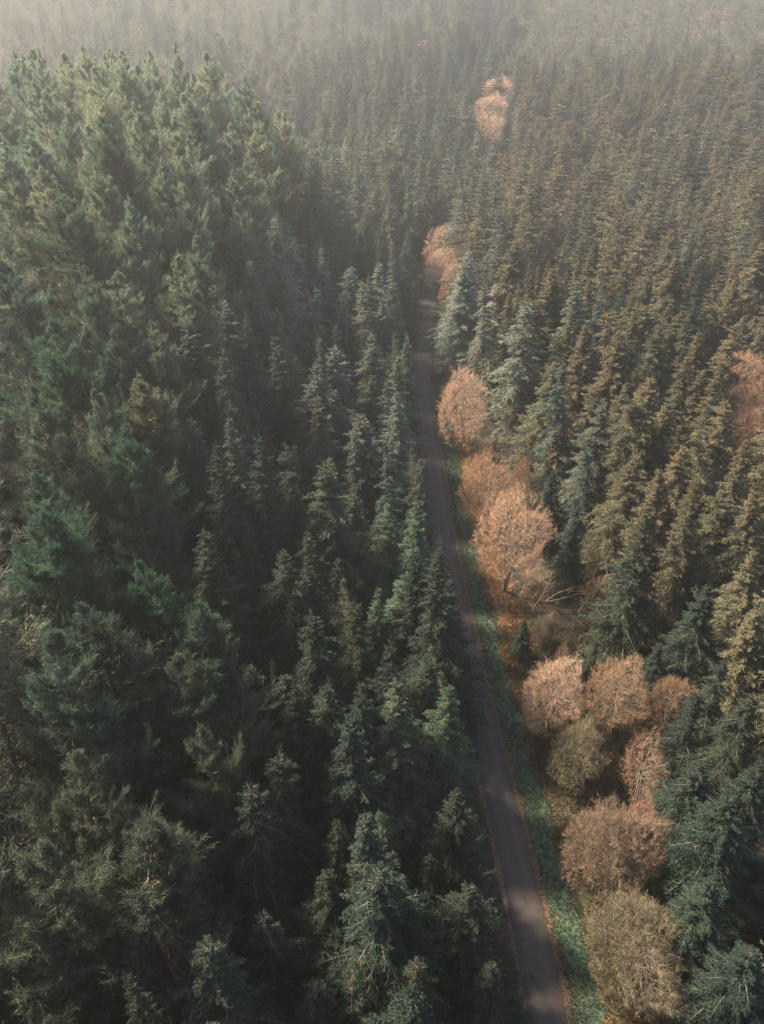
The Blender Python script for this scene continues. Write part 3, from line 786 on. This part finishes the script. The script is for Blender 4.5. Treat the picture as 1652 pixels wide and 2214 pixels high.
# large larches of the slope
LL = [(475, 68, 28, .95, 'tallest cream tipped larch on the crest of the slope', (1.2, 1.15, 1.05)),
      (190, 88, 28, 1.0, 'bright cream larch on the crest near the upper left', (1.2, 1.15, 1.0)),
      (540, 140, 28, 1.05, 'rounded pale larch with a visible trunk on the shoulder of the slope', (1.15, 1.1, .95)),
      (620, 150, 26, .9, 'cream larch at the end of the crest above the hollow', (1.3, 1.1, .95)),
      (415, 215, 28, .95, 'green conical larch below the tallest crest larch', (.85, 1.05, .9)),
      (215, 250, 28, 1.05, 'green larch in the middle of the upper slope', (.8, 1.05, .85)),
      (240, 268, 27, .95, 'vivid green larch with swept boughs in the upper slope', (.72, .98, .78)),
      (150, 395, 28, 1.0, 'vivid green larch with a rounded top at mid slope', (.72, .98, .78)),
      (95, 680, 28, 1.05, 'broad bluish green larch on the middle left', (.62, .9, .72)),
      (100, 830, 28, 1.0, 'greyish larch with bare pale limbs near the left edge', (.9, .95, .85)),
      (60, 1100, 27, 1.1, 'broad blue green larch at the left edge below the middle', (.55, .85, .68)),
      (250, 930, 27, 1.0, 'spiky topped larch in the middle of the left slope', (.65, .9, .72)),
      (320, 1200, 26, 1.0, 'larch with pale upturned tips at the lower slope', (.6, .85, .66))]
for px, py, H, w, lb, c in LL:
    place('larch', px, py, H, w, lb, color=c)  # crest light and lower-slope shade are part of the listed colours

for t in TREES:
    q = t['x'] - float(road_edge(t['y']))
    mg = 3.0 if t['y'] > 85 else 2.3
    if t['kind'] == 'bare' and q > -RW and t['y'] > 140:
        t['x'] += max(0, 1.6 - q); continue
    if -RW - mg < q < -RW / 2:
        t['x'] += -RW - mg - q
    elif -RW / 2 <= q < 3.4 and t['kind'] in ('spruce', 'olive', 'bare', 'thicket'):
        t['x'] += 3.4 - q
for t in TREES:
    if t['kind'] in ('bare', 'thicket') and t['y'] < 150:
        t['w'] *= .80
hand_xy = np.array([(t['x'], t['y']) for t in TREES])
hand_r = np.array([max(2.2, {'larch': 4.6, 'bare': 4.2, 'thicket': 5.0, 'feather': 2.6, 'thin': 2.6}.get(t['kind'], 2.9) * t['w'] * (t['H'] / 20 if t['kind'] in (S, O_) else 1)) for t in TREES])

CLEAR = np.array([(780, 940), (930, 1062), (1000, 1112), (1130, 1195), (1250, 1275), (1400, 1340), (1470, 1480), (1600, 1450), (1700, 1440), (1900, 1460), (2214, 1500), (2600, 1560)])
LARCH_B = [(0, 690), (200, 695), (320, 640), (420, 600), (520, 520), (620, 440), (800, 400), (1000, 430), (1300, 450), (1600, 500), (1850, 360), (2000, 120), (2200, -200), (3000, -400)]
LB = np.array(LARCH_B)

def jgrid(x0, x1, y0, y1, s):
    xs = np.arange(x0, x1, s); ys = np.arange(y0, y1, s * .9)
    X, Y = np.meshgrid(xs, ys)
    X = X + (np.arange(len(ys)) % 2)[:, None] * s / 2
    X = X + rng.uniform(-.38, .38, X.shape) * s; Y = Y + rng.uniform(-.38, .38, Y.shape) * s
    return X.ravel(), Y.ravel()

fill = []
def do_fill(s, y0, y1, margin, side=0):
    X, Y = jgrid(-620, 700, y0, y1, s)
    wid = 30 + .60 * np.maximum(Y, 0) + margin
    k = np.abs(X) < wid
    X, Y = X[k], Y[k]
    rel = X - road_edge(Y)
    gz = base_height(X, Y)
    H0 = 22.0
    tx, ty, dep = project(X, Y, gz + H0)
    bx, by, _ = project(X, Y, gz)
    for i in range(len(X)):
        x, y, r = X[i], Y[i], rel[i]
        if side * r < 0:
            continue
        if y < 215 and -RW - (2.0 if y < 85 else 2.9) < r < (4.8 if y < 140 else 3.4):
            continue
        if y >= 215 and -RW + .3 < r < .6:
            continue
        if y > 0 and r > 0 and by[i] > 780 and bx[i] < np.interp(by[i], CLEAR[:, 0], CLEAR[:, 1]):
            continue
        if any(a < tx[i] < b and c < ty[i] < e for a, b, c, e in ((1572, 1720, 705, 985), (900, 1000, 488, 660), (1032, 1112, 150, 310))):
            continue
        if y <= 0 and 0 < r < 16:
            continue
        fill.append((x, y, r, tx[i], ty[i], dep[i], gz[i]))
do_fill(4.5, -45, 62, 16, -1)
do_fill(5.6, -45, 62, 22, 1)
do_fill(5.2, 62, 110, 22)
do_fill(6.6, 110, 210, 22)
do_fill(8.2, 210, 420, 22)
do_fill(9.6, 420, 760, 30)
larch_pts = []
out_l = []
for (x, y, r, px, py, dep, gz) in fill:
    isl = r < 0 and px < np.interp(py, LB[:, 0], LB[:, 1]) and y < 225
    if py > 2050 and r < -34:
        isl = True
    if y > 225 and r < 0:
        isl = False
    if isl:
        larch_pts.append((x, y, r, px, py, dep, gz)); continue
    kind = S if r < 0 else O_
    if r > 0 and (py > 1290 or (rng.random() < .16)):
        kind = S
    if 0 < r < 15 and y > 105 and rng.random() < .75:
        kind = S
    if r < 0 and rng.random() < .12:
        kind = 'feather' if y < 200 else O_
    if y > 235 and r < -50 + 25 * math.sin(y * .03) and rng.random() < .6 + .3 * math.sin(x * .03 + y * .02):
        kind = 'pine'
    if y > 330 + 60 * math.sin(x * .013) and r > 10:
        kind = 'pine'
    if y > 400 and rng.random() < .03:
        kind = 'bare'
    out_l.append((kind, x, y, r, px, py, dep, gz))
# thin larches to their wider spacing, greedy
acc = np.empty((0, 2))
order = rng.permutation(len(larch_pts))
for i in order:
    q = np.array(larch_pts[i][:2])
    if len(acc) and np.min(np.sum((acc - q) ** 2, 1)) < (4.4 if q[1] < 70 else 5.2) ** 2:
        continue
    acc = np.vstack([acc, q]); out_l.append(('larch',) + larch_pts[i])
# pines a little wider too
acc = np.empty((0, 2)); keep = []
for it in out_l:
    if it[0] == 'pine':
        q = np.array(it[1:3])
        if len(acc) and np.min(np.sum((acc - q) ** 2, 1)) < 8.6 ** 2:
            continue
        acc = np.vstack([acc, q])
    keep.append(it)
# younger spruces standing in the gaps
gapx, gapy = jgrid(-75, -4, 8, 120, 5.2)
kx = np.array([k[1] for k in keep]); ky = np.array([k[2] for k in keep])
for x, y in zip(gapx, gapy):
    r = x - float(road_edge(y))
    if r > -RW - 3:
        continue
    if np.min((kx - x) ** 2 + (ky - y) ** 2) > 2.4 ** 2:
        keep.append(('young', x, y, r, 0, 0, 0, 0))
for (kind, x, y, r, px, py, dep, gz) in keep:
    dd = np.hypot(hand_xy[:, 0] - x, hand_xy[:, 1] - y)
    rr = hand_r + (.8 if kind == 'larch' else .4)
    if np.any(dd < rr):
        continue
    if kind == 'young':
        H = rng.uniform(9, 15); w = rng.uniform(1.0, 1.3); kind = S
    elif kind == 'larch':
        H = rng.uniform(24, 29); w = rng.uniform(.85, 1.12)
    elif kind == 'pine':
        H = rng.uniform(19, 24); w = rng.uniform(.9, 1.2)
    elif kind == 'bare':
        H = rng.uniform(10, 15); w = rng.uniform(.8, 1.1)
    elif kind == 'feather':
        H = rng.uniform(15, 21); w = rng.uniform(.8, 1.1)
    else:
        lowz = r > 0 and py > 1300
        H = rng.uniform(12, 17) if lowz else (rng.uniform(18.5, 25.5) if rng.random() < .8 else rng.uniform(11, 18)) * (1 if r > 0 or y > 60 else .92)
        if r < 0:
            w *= 1.22
        elif y < 250:
            w *= 1.10
        if -11 < r < 0:
            H *= rng.uniform(.8, 1.0)
        w = rng.choice([.72, .85, .95, 1.05, 1.15, 1.32]) * rng.uniform(.93, 1.07) * (1.12 if lowz else 1) * (1 + .42 * min(1, max(0, y - 90) / 160))
        H *= 1 + .16 * min(1, max(0, y - 120) / 200)
    TREES.append(dict(kind=kind, x=x, y=y, H=H, w=w, label=None, cat='tree', color=None, name=None, group=None, proto=None, lean=(0, 0), hand=False))

NAME = {'spruce': 'spruce_tree', 'olive': 'spruce_tree', 'larch': 'larch_tree', 'feather': 'larch_tree', 'pine': 'pine_tree', 'bare': 'bare_tree', 'thicket': 'leafy_bush', 'thin': 'bare_tree'}
GROUP = {'spruce_tree': 'spruces of the plantation', 'larch_tree': 'larches of the slope', 'pine_tree': 'pines of the far ridge', 'bare_tree': 'leafless broadleaved trees',
         'leafy_bush': 'twiggy bushes beside the road', 'bare_shrub': 'leafless shrubs near the verge', 'dead_conifer': None}
for t in TREES:
    t['name'] = t['name'] or NAME[t['kind']]
    t['gz'] = hz(t['x'], t['y'])
    px, py, dep = project(t['x'], t['y'], t['gz'] + t['H'] * .97)
    t['px'], t['py'], t['dep'] = float(px), float(py), float(dep)
    t['inview'] = -25 < t['px'] < 1677 and -5 < t['py'] < 2225 and t['y'] > -5
LIMIT = 290
single = []
for nm in set(t['name'] for t in TREES):
    ts = [t for t in TREES if t['name'] == nm]
    hand = [t for t in ts if t['hand']]
    rest = sorted([t for t in ts if not t['hand'] and t['inview']], key=lambda t: t['dep'])
    lim = {'pine_tree': 60}.get(nm, LIMIT)
    pick = hand + rest[:max(0, lim - len(hand))]
    for t in pick:
        t['single'] = True
    single += pick
mass = [t for t in TREES if not t.get('single')]

# ---- words that single each tree out
LANDMARKS = [(t['px'], t['py'], s) for t in TREES for s in [t.get('lm')] if s]
LM_RAW = {  # short names of hand-placed, easily found things
    'rounded pink bare tree': (985, 806), 'largest pinkish orange tree': (1112, 1066), 'pink topped bushy tree': (1196, 1442), 'great twiggy bush': (1330, 1765),
    'grey green bottom bush': (1370, 1990), 'tan olive bare tree': (1352, 1440), 'orange bare trees on the right edge': (1640, 800), 'far pink trees': (1070, 200),
    'pink tree where the road narrows': (975, 492), 'big layered dark spruce': (1392, 1110), 'broad cone shaped spruce': (1192, 770), 'small orange dead conifer': (1520, 172),
    'orange tinged feathery larch': (668, 622), 'bright roadside spruce': (850, 762), 'layered roadside spruce': (895, 1075), 'pale tipped roadside spruce': (1000, 1716),
    'round topped soft green larch': (848, 1762), 'light green feathery roadside larch': (915, 1388), 'pale pointed larch': (740, 1262), 'tallest crest larch': (475, 68),
    'vivid green mid slope larch': (150, 395), 'larch with bare pale limbs': (100, 830), 'rounded pale shoulder larch': (540, 140), 'tall shadowed spruce': (420, 1842),
    'broad blue green edge larch': (60, 1100), 'very large dark spruce': (1492, 1650), 'brightly lit pale spruce': (1035, 285), 'distant pink tree near the top': (905, 92),
    'spiky topped slope larch': (250, 930), 'sharp tipped olive spruce': (1340, 820), 'bottom right corner': (1652, 2214), 'bottom left corner': (0, 2214),
    'upper right corner': (1652, 0), 'upper left corner': (0, 0), 'middle of the left edge': (0, 1500), 'middle of the right edge': (1652, 500)}
ORD = ['nearest', 'second', 'third', 'fourth', 'fifth', 'sixth', 'seventh', 'eighth', 'ninth', 'tenth', 'eleventh', 'twelfth', 'thirteenth', 'fourteenth', 'fifteenth', 'sixteenth',
       'seventeenth', 'eighteenth', 'nineteenth', 'twentieth'] + ['twenty-' + a for a in ['first', 'second', 'third', 'fourth', 'fifth', 'sixth', 'seventh', 'eighth', 'ninth']] + \
      ['thirtieth'] + ['thirty-' + a for a in ['first', 'second', 'third', 'fourth', 'fifth', 'sixth', 'seventh', 'eighth', 'ninth']] + ['fortieth']
SHORT = {'spruce_tree': 'spruce', 'larch_tree': 'larch', 'pine_tree': 'pine', 'bare_tree': 'leafless tree'}
LOOK = {'spruce': 'dark green', 'olive': 'olive brown', 'larch': 'soft feathery', 'feather': 'slim feathery', 'pine': 'hazy pale', 'bare': 'bare'}
LMK = list(LM_RAW.items())
buckets = {}
for t in single:
    if t['hand']:
        continue
    dd = [math.hypot(t['px'] - q[0], t['py'] - q[1]) for _, q in LMK]
    j = int(np.argmin(dd)); q = LMK[j][1]
    dx, dy = t['px'] - q[0], t['py'] - q[1]
    dr = ('right of' if dx > 0 else 'left of') if abs(dx) > abs(dy) else ('below' if dy > 0 else 'above')
    buckets.setdefault((SHORT.get(t['name'], 'tree'), j, dr), []).append((dd[j], t))
for (sp, j, dr), lst in buckets.items():
    lst.sort(key=lambda a: a[0])
    for i, (_, t) in enumerate(lst):
        nm = LMK[j][0]
        w = ORD[min(i, len(ORD) - 1)]
        if i:
            t['label'] = f"{LOOK[t['kind']]} {sp}, {w} nearest {sp} {dr} the {nm}"
        else:
            t['label'] = f"{LOOK[t['kind']]} {sp}, the nearest {sp} {dr} the {nm}"

# ---- individuals
def build_tree(t):
    kind = t['kind'] if t['kind'] in PR else 'larch'
    ps = PR[kind]
    p = ps[t['proto']] if t['proto'] is not None else ps[rng.integers(len(ps))]
    e = bpy.data.objects.new(t['name'], None)
    e.empty_display_size = .5
    e.location = (t['x'], t['y'], t['gz'] - .05)
    sz = t['H'] / p.H
    sx = sz ** .5 * t['w'] if kind in ('spruce', 'olive', 'feather') else sz * t['w']
    if kind in ('spruce', 'olive'):
        sx = (sz ** .7) * t['w']
    e.scale = (sx, sx, sz)
    ll = t['lean']
    e.rotation_euler = (ll[1] + rng.normal() * .035, ll[0] + rng.normal() * .035, rng.uniform(0, 6.28) if not ll[0] else 0)
    COL.objects.link(e)
    e['label'] = t['label']; e['category'] = t['cat']
    g = t['group'] or GROUP.get(t['name'])
    if g:
        e['group'] = g
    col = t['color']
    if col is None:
        if kind in ('larch',):
            q = rng.random()
            col = [(.75, .95, .82), (1.0, 1.12, .98), (1.25, 1.2, 1.02), (1.15, 1.12, .92), (.95, 1.0, .88)][int(q * 5)]
            if t['y'] < 48:  # dimness of the foreground larches painted into their colour
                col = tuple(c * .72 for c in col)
            if t['y'] > 60:                                     # light on the crest put into the colour: paler, creamier with distance
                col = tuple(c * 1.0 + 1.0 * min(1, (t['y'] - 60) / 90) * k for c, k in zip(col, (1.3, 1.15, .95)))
        elif kind == 'feather':
            col = [(.7, .85, .65), (.9, .95, .7), (.8, 1.0, .8)][rng.integers(3)]
        else:
            v = rng.uniform(.82, 1.18)
            rel_ = abs(t['x'] - float(road_x(t['y'])))
            if kind == 'spruce' and t['y'] > 75 and rel_ < 34:       # greyer, and brightened with distance: light along the far road painted in
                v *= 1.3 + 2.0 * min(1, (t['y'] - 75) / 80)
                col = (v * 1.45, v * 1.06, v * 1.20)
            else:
                if kind == 'spruce' and t['y'] < 62:                  # shade over the nearest stand put into its needle colour
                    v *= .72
                col = (v, v, v)
    names = ('trunk', 'branches', 'crown', 'leaves')
    if kind in ('bare', 'thin', 'thicket'):
        names = ('stems', 'branches', 'twigs', 'leaves')
    for nm, me in zip(names, p.meshes):
        if me is None:
            continue
        o = bpy.data.objects.new(nm, me)
        o.parent = e
        if nm in ('crown', 'twigs', 'leaves'):
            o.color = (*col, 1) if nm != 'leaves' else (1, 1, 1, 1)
        if nm in ('branches', 'leaves'):
            o['kind'] = 'stuff'
        COL.objects.link(o)
    return e
for t in single:
    build_tree(t)

# ---- the countless rest, one object per kind
def scatter(name, ts, meshes, hp, label):
    pc = bpy.data.collections.new(name + '_sources')
    for i, me in enumerate(meshes):
        pc.objects.link(bpy.data.objects.new('%s_source_%02d' % (name, i), me))
    me = bpy.data.meshes.new(name)
    n = len(ts)
    me.vertices.add(n)
    me.vertices.foreach_set('co', np.array([(t['x'], t['y'], t['gz'] - .05) for t in ts], np.float32).ravel())
    sc = []
    for t in ts:
        sz = t['H'] / hp
        sx = sz ** .7 * t['w']
        sc.append((sx, sx, sz))
    a = me.attributes.new('grow', 'FLOAT_VECTOR', 'POINT'); a.data.foreach_set('vector', np.array(sc, np.float32).ravel())
    a = me.attributes.new('turn', 'FLOAT_VECTOR', 'POINT')
    a.data.foreach_set('vector', np.stack([rng.normal(size=n) * .02, rng.normal(size=n) * .02, rng.uniform(0, 6.28, n)], 1).astype(np.float32).ravel())
    a = me.attributes.new('which', 'INT', 'POINT'); a.data.foreach_set('value', rng.integers(0, len(meshes), n).astype(np.int32))
    o = add(name, me, kind='stuff', label=label)
    ng = bpy.data.node_groups.new(name, 'GeometryNodeTree')
    ng.interface.new_socket('Geometry', in_out='INPUT', socket_type='NodeSocketGeometry')
    ng.interface.new_socket('Geometry', in_out='OUTPUT', socket_type='NodeSocketGeometry')
    N = ng.nodes; L = ng.links
    gi = N.new('NodeGroupInput'); go = N.new('NodeGroupOutput')
    iop = N.new('GeometryNodeInstanceOnPoints'); ci = N.new('GeometryNodeCollectionInfo')
    ci.inputs['Collection'].default_value = pc
    ci.inputs['Separate Children'].default_value = True
    ci.inputs['Reset Children'].default_value = True
    def attr(nm, ty):
        k = N.new('GeometryNodeInputNamedAttribute'); k.data_type = ty; k.inputs['Name'].default_value = nm
        return [s for s in k.outputs if s.enabled][0]
    iop.inputs['Pick Instance'].default_value = True
    L.new(gi.outputs[0], iop.inputs['Points']); L.new(ci.outputs[0], iop.inputs['Instance'])
    L.new(attr('which', 'INT'), iop.inputs['Instance Index'])
    L.new(attr('turn', 'FLOAT_VECTOR'), iop.inputs['Rotation'])
    L.new(attr('grow', 'FLOAT_VECTOR'), iop.inputs['Scale'])
    L.new(iop.outputs[0], go.inputs[0])
    md = o.modifiers.new('scatter', 'NODES'); md.node_group = ng
    return o
def sel(*ks):
    return [t for t in mass if t['kind'] in ks]
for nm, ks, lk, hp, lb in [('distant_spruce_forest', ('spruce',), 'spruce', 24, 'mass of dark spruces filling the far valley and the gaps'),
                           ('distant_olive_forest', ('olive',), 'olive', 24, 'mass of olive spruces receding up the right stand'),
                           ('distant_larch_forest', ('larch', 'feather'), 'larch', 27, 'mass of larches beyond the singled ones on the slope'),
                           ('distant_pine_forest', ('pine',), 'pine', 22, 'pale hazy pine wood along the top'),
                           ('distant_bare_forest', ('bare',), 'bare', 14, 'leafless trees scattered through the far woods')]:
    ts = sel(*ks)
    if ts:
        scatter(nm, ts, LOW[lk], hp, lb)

# ------------------------------------------------------------------ ground cover
def cover(name, n, o0, o1, y0, y1, hmin, hmax, wid, mat, label, per=1, lay=0.3, xy=None, clumpf=None):
    if xy is None:
        y = y0 + (y1 - y0) * rng.random(n) ** 1.25
        off = rng.uniform(o0, o1, n)
        x = road_edge(y) + off
    else:
        x, y = xy; n = len(x)
    if clumpf is not None:
        k = rng.random(n) < clumpf(x, y)
        x, y = x[k], y[k]; n = len(x)
    tn = rng.random(n)
    x = np.repeat(x, per) + rng.normal(size=n * per) * .10; y = np.repeat(y, per) + rng.normal(size=n * per) * .10
    z = base_height(x, y) + .005
    a = rng.uniform(0, 6.28, len(x))
    h = rng.uniform(hmin, hmax, len(x))
    D = np.stack([np.cos(a) * lay, np.sin(a) * lay, np.ones(len(x))], 1) * h[:, None]
    P_ = np.stack([x, y, z], 1)
    Vv, Ff = blades(P_, D, wid)
    me = mesh_from(name, Vv, Ff, [mat], np.clip(np.repeat(tn, per) + rng.normal(size=len(x)) * .1, 0, 1))
    return add(name, me, kind='stuff', label=label)
gmat = foliage_mat('verge_grass', [(0, (.040, .078, .046)), (1, (.040, .078, .046))], [(0, (.6, .75, .8)), (.6, (1, 1, 1)), (.85, (1.5, 1.2, .8)), (1, (2.6, 1.4, .7))], trans=.3)
bmat = foliage_mat('dead_bracken', [(0, (.30, .165, .070)), (1, (.30, .165, .070))], [(0, (.45, .45, .45)), (.5, (1, 1, 1)), (.8, (1.3, 1.15, 1.1)), (.88, (.5, .8, .7)), (1, (.35, .6, .5))], trans=.3)
umat = foliage_mat('brambles', [(0, (.075, .070, .038)), (1, (.075, .070, .038))], [(0, (.5, .7, .7)), (.5, (1, 1, 1)), (.8, (1.6, 1.1, .7)), (1, (2.6, 1.5, .9))], trans=.3)
cover('verge_grass', 26000, .42, 3.2, 8, 230, .10, .28, .05, gmat, 'green grass along the strip beside the road', per=3, lay=.7)
cover('bracken', 22000, 2.7, 8.2, 12, 190, .22, .52, .065, bmat, 'orange dead bracken on the bank beyond the grass', per=3, lay=1.5,
      clumpf=lambda x, y: np.clip(1.15 - np.abs((x - road_edge(y)) - 4.6 - 1.1 * np.sin(y * .35)) / 2.6, .05, 1) * np.where(y < YB, .28 + .2 * np.sin(y * .9), 1))
lmat = foliage_mat('dead_leaves', [(0, (.13, .075, .045)), (1, (.13, .075, .045))], [(0, (.5, .5, .5)), (.6, (1, 1, 1)), (1, (2.0, 1.6, 1.2))], trans=.1)
cover('fallen_leaves', 9000, -.25, .85, 5, 200, .03, .06, .12, lmat, 'brown leaf litter gathered along the road edge', per=2, lay=3)
cover('fallen_leaves', 5000, -RW + .1, -.2, 5, 200, .02, .05, .09, lmat, 'scattered leaves lying on the road', per=1, lay=3,
      clumpf=lambda x, y: .25 + .75 * (np.abs((x - road_edge(y)) + RW / 2) / (RW / 2)) ** 2)
cover('verge_weeds', 9000, .1, 3.4, 8, 230, .12, .38, .09, umat, 'brown weeds and seed heads in the grass strip', per=2, lay=1.0,
      clumpf=lambda x, y: np.clip(.35 + .9 * np.sin(x * 1.9 + y * .6) * np.sin(y * .31), 0, 1))
# undergrowth of the open side
yy = np.concatenate([rng.uniform(8, 190, 26000), rng.uniform(5, 75, 22000)]); ox = np.concatenate([rng.uniform(5, 34, 26000), rng.uniform(3.0, 20, 22000)])
cover('undergrowth', 0, 0, 0, 0, 0, .35, 1.3, .08, umat, 'tangled brown and green undergrowth below the bushes', per=4, lay=.8, xy=(road_edge(yy) + ox, yy),
      clumpf=lambda x, y: .55 + .45 * np.sin(x * .7 + 2) * np.sin(y * .6))
yy = rng.uniform(15, 200, 9000); ox = rng.uniform(-RW - 14, -RW - .4, 9000)
cover('undergrowth', 0, 0, 0, 0, 0, .2, .9, .08, umat, 'low undergrowth under the roadside spruces', per=3, lay=.9, xy=(road_edge(yy) + ox, yy))

yy = rng.uniform(0, 200, 30000); ox = rng.uniform(-95, -RW - 12, 30000)
cover('undergrowth', 0, 0, 0, 0, 0, .3, 1.4, .12, umat, 'dim undergrowth on the wooded slope', per=3, lay=.9, xy=(road_edge(yy) + ox, yy))

# ------------------------------------------------------------------ fallen pale stems by the largest bare tree
def limb(name, pix, z0, z1, r0, r1, label, cat, arch=0.0, side=14):
    n = len(pix); P_ = []
    for i, (a, b) in enumerate(pix):
        u = i / (n - 1)
        z = z0 + (z1 - z0) * u + arch * 4 * u * (1 - u)
        x, y = at_z(a, b, z)
        P_.append((x, y, z + float(rise(y))))
    P_ = np.array(P_)
    t = np.linspace(0, 1, 16)
    Q = np.stack([np.interp(t, np.linspace(0, 1, n), P_[:, k]) for k in range(3)], 1) + rng.normal(size=(16, 3)) * .05
    rr = np.linspace(r0, r1, 16)
    G = [tubes(Q[i:i + 1], Q[i + 1:i + 2], rr[i], rr[i + 1], 6) for i in range(15)]
    o = add(name, mesh_from(name, *join(G), [M['pale_bark']]), label=label, category=cat)
    k = rng.integers(4, 15, side)
    A = Q[k]; D = unit(Q[k] - Q[k - 2]) * .8 + rng.normal(size=(side, 3)) * .5
    B_ = A + D * rng.uniform(.4, 1.3, (side, 1)); C_ = B_ + (D + rng.normal(size=(side, 3)) * .4) * .4
    tw = bpy.data.objects.new('twigs', mesh_from('stem_twigs', *join([tubes(A, B_, .02, .012), tubes(B_, C_, .012, .006)]), [M['bare_limb']]))
    tw.parent = o; COL.objects.link(tw)
    return o
limb('fallen_stem', [(1180, 1299), (1200, 1285), (1228, 1272), (1262, 1262), (1300, 1250)], .2, 2.4, .075, .02, 'upper of three pale arching stems lying below the largest bare tree', 'fallen stem', arch=.9)
limb('fallen_stem', [(1181, 1301), (1210, 1296), (1240, 1286), (1276, 1282), (1315, 1276)], .2, 1.6, .06, .02, 'middle of three pale arching stems lying below the largest bare tree', 'fallen stem', arch=.5)
limb('fallen_stem', [(1150, 1320), (1172, 1288), (1190, 1250), (1206, 1200)], .1, 4.5, .06, .02, 'upright one of three pale stems growing below the largest bare tree', 'fallen stem', arch=.3)

# ------------------------------------------------------------------ air
def box(name, a, b):
    x0, y0, z0 = a; x1, y1, z1 = b
    V = [(x0, y0, z0), (x1, y0, z0), (x1, y1, z0), (x0, y1, z0), (x0, y0, z1), (x1, y0, z1), (x1, y1, z1), (x0, y1, z1)]
    F = [(0, 3, 2, 1), (4, 5, 6, 7), (0, 1, 5, 4), (1, 2, 6, 5), (2, 3, 7, 6), (3, 0, 4, 7)]
    me = bpy.data.meshes.new(name); me.from_pydata(V, [], F)
    return me
hm, nt, N, L = new_mat('haze')
out = N.new('ShaderNodeOutputMaterial'); pv = N.new('ShaderNodeVolumePrincipled')
pv.inputs['Color'].default_value = (1.0, .97, .91, 1)
pv.inputs['Density'].default_value = .00050
pv.inputs['Anisotropy'].default_value = .62
L.new(pv.outputs[0], out.inputs['Volume'])
hb = box('haze', (-6100, -6100, -3), (6100, 6600, 142))
hb.materials.append(hm)
add('haze', hb, kind='stuff', label='thin pale haze over the forest')
print('trees', len(TREES), 'single', len(single), 'mass', len(mass), {n: sum(t['name'] == n for t in single) for n in set(t['name'] for t in single)})
print('tris', sum(len(m.loops) for m in bpy.data.meshes) // 3)
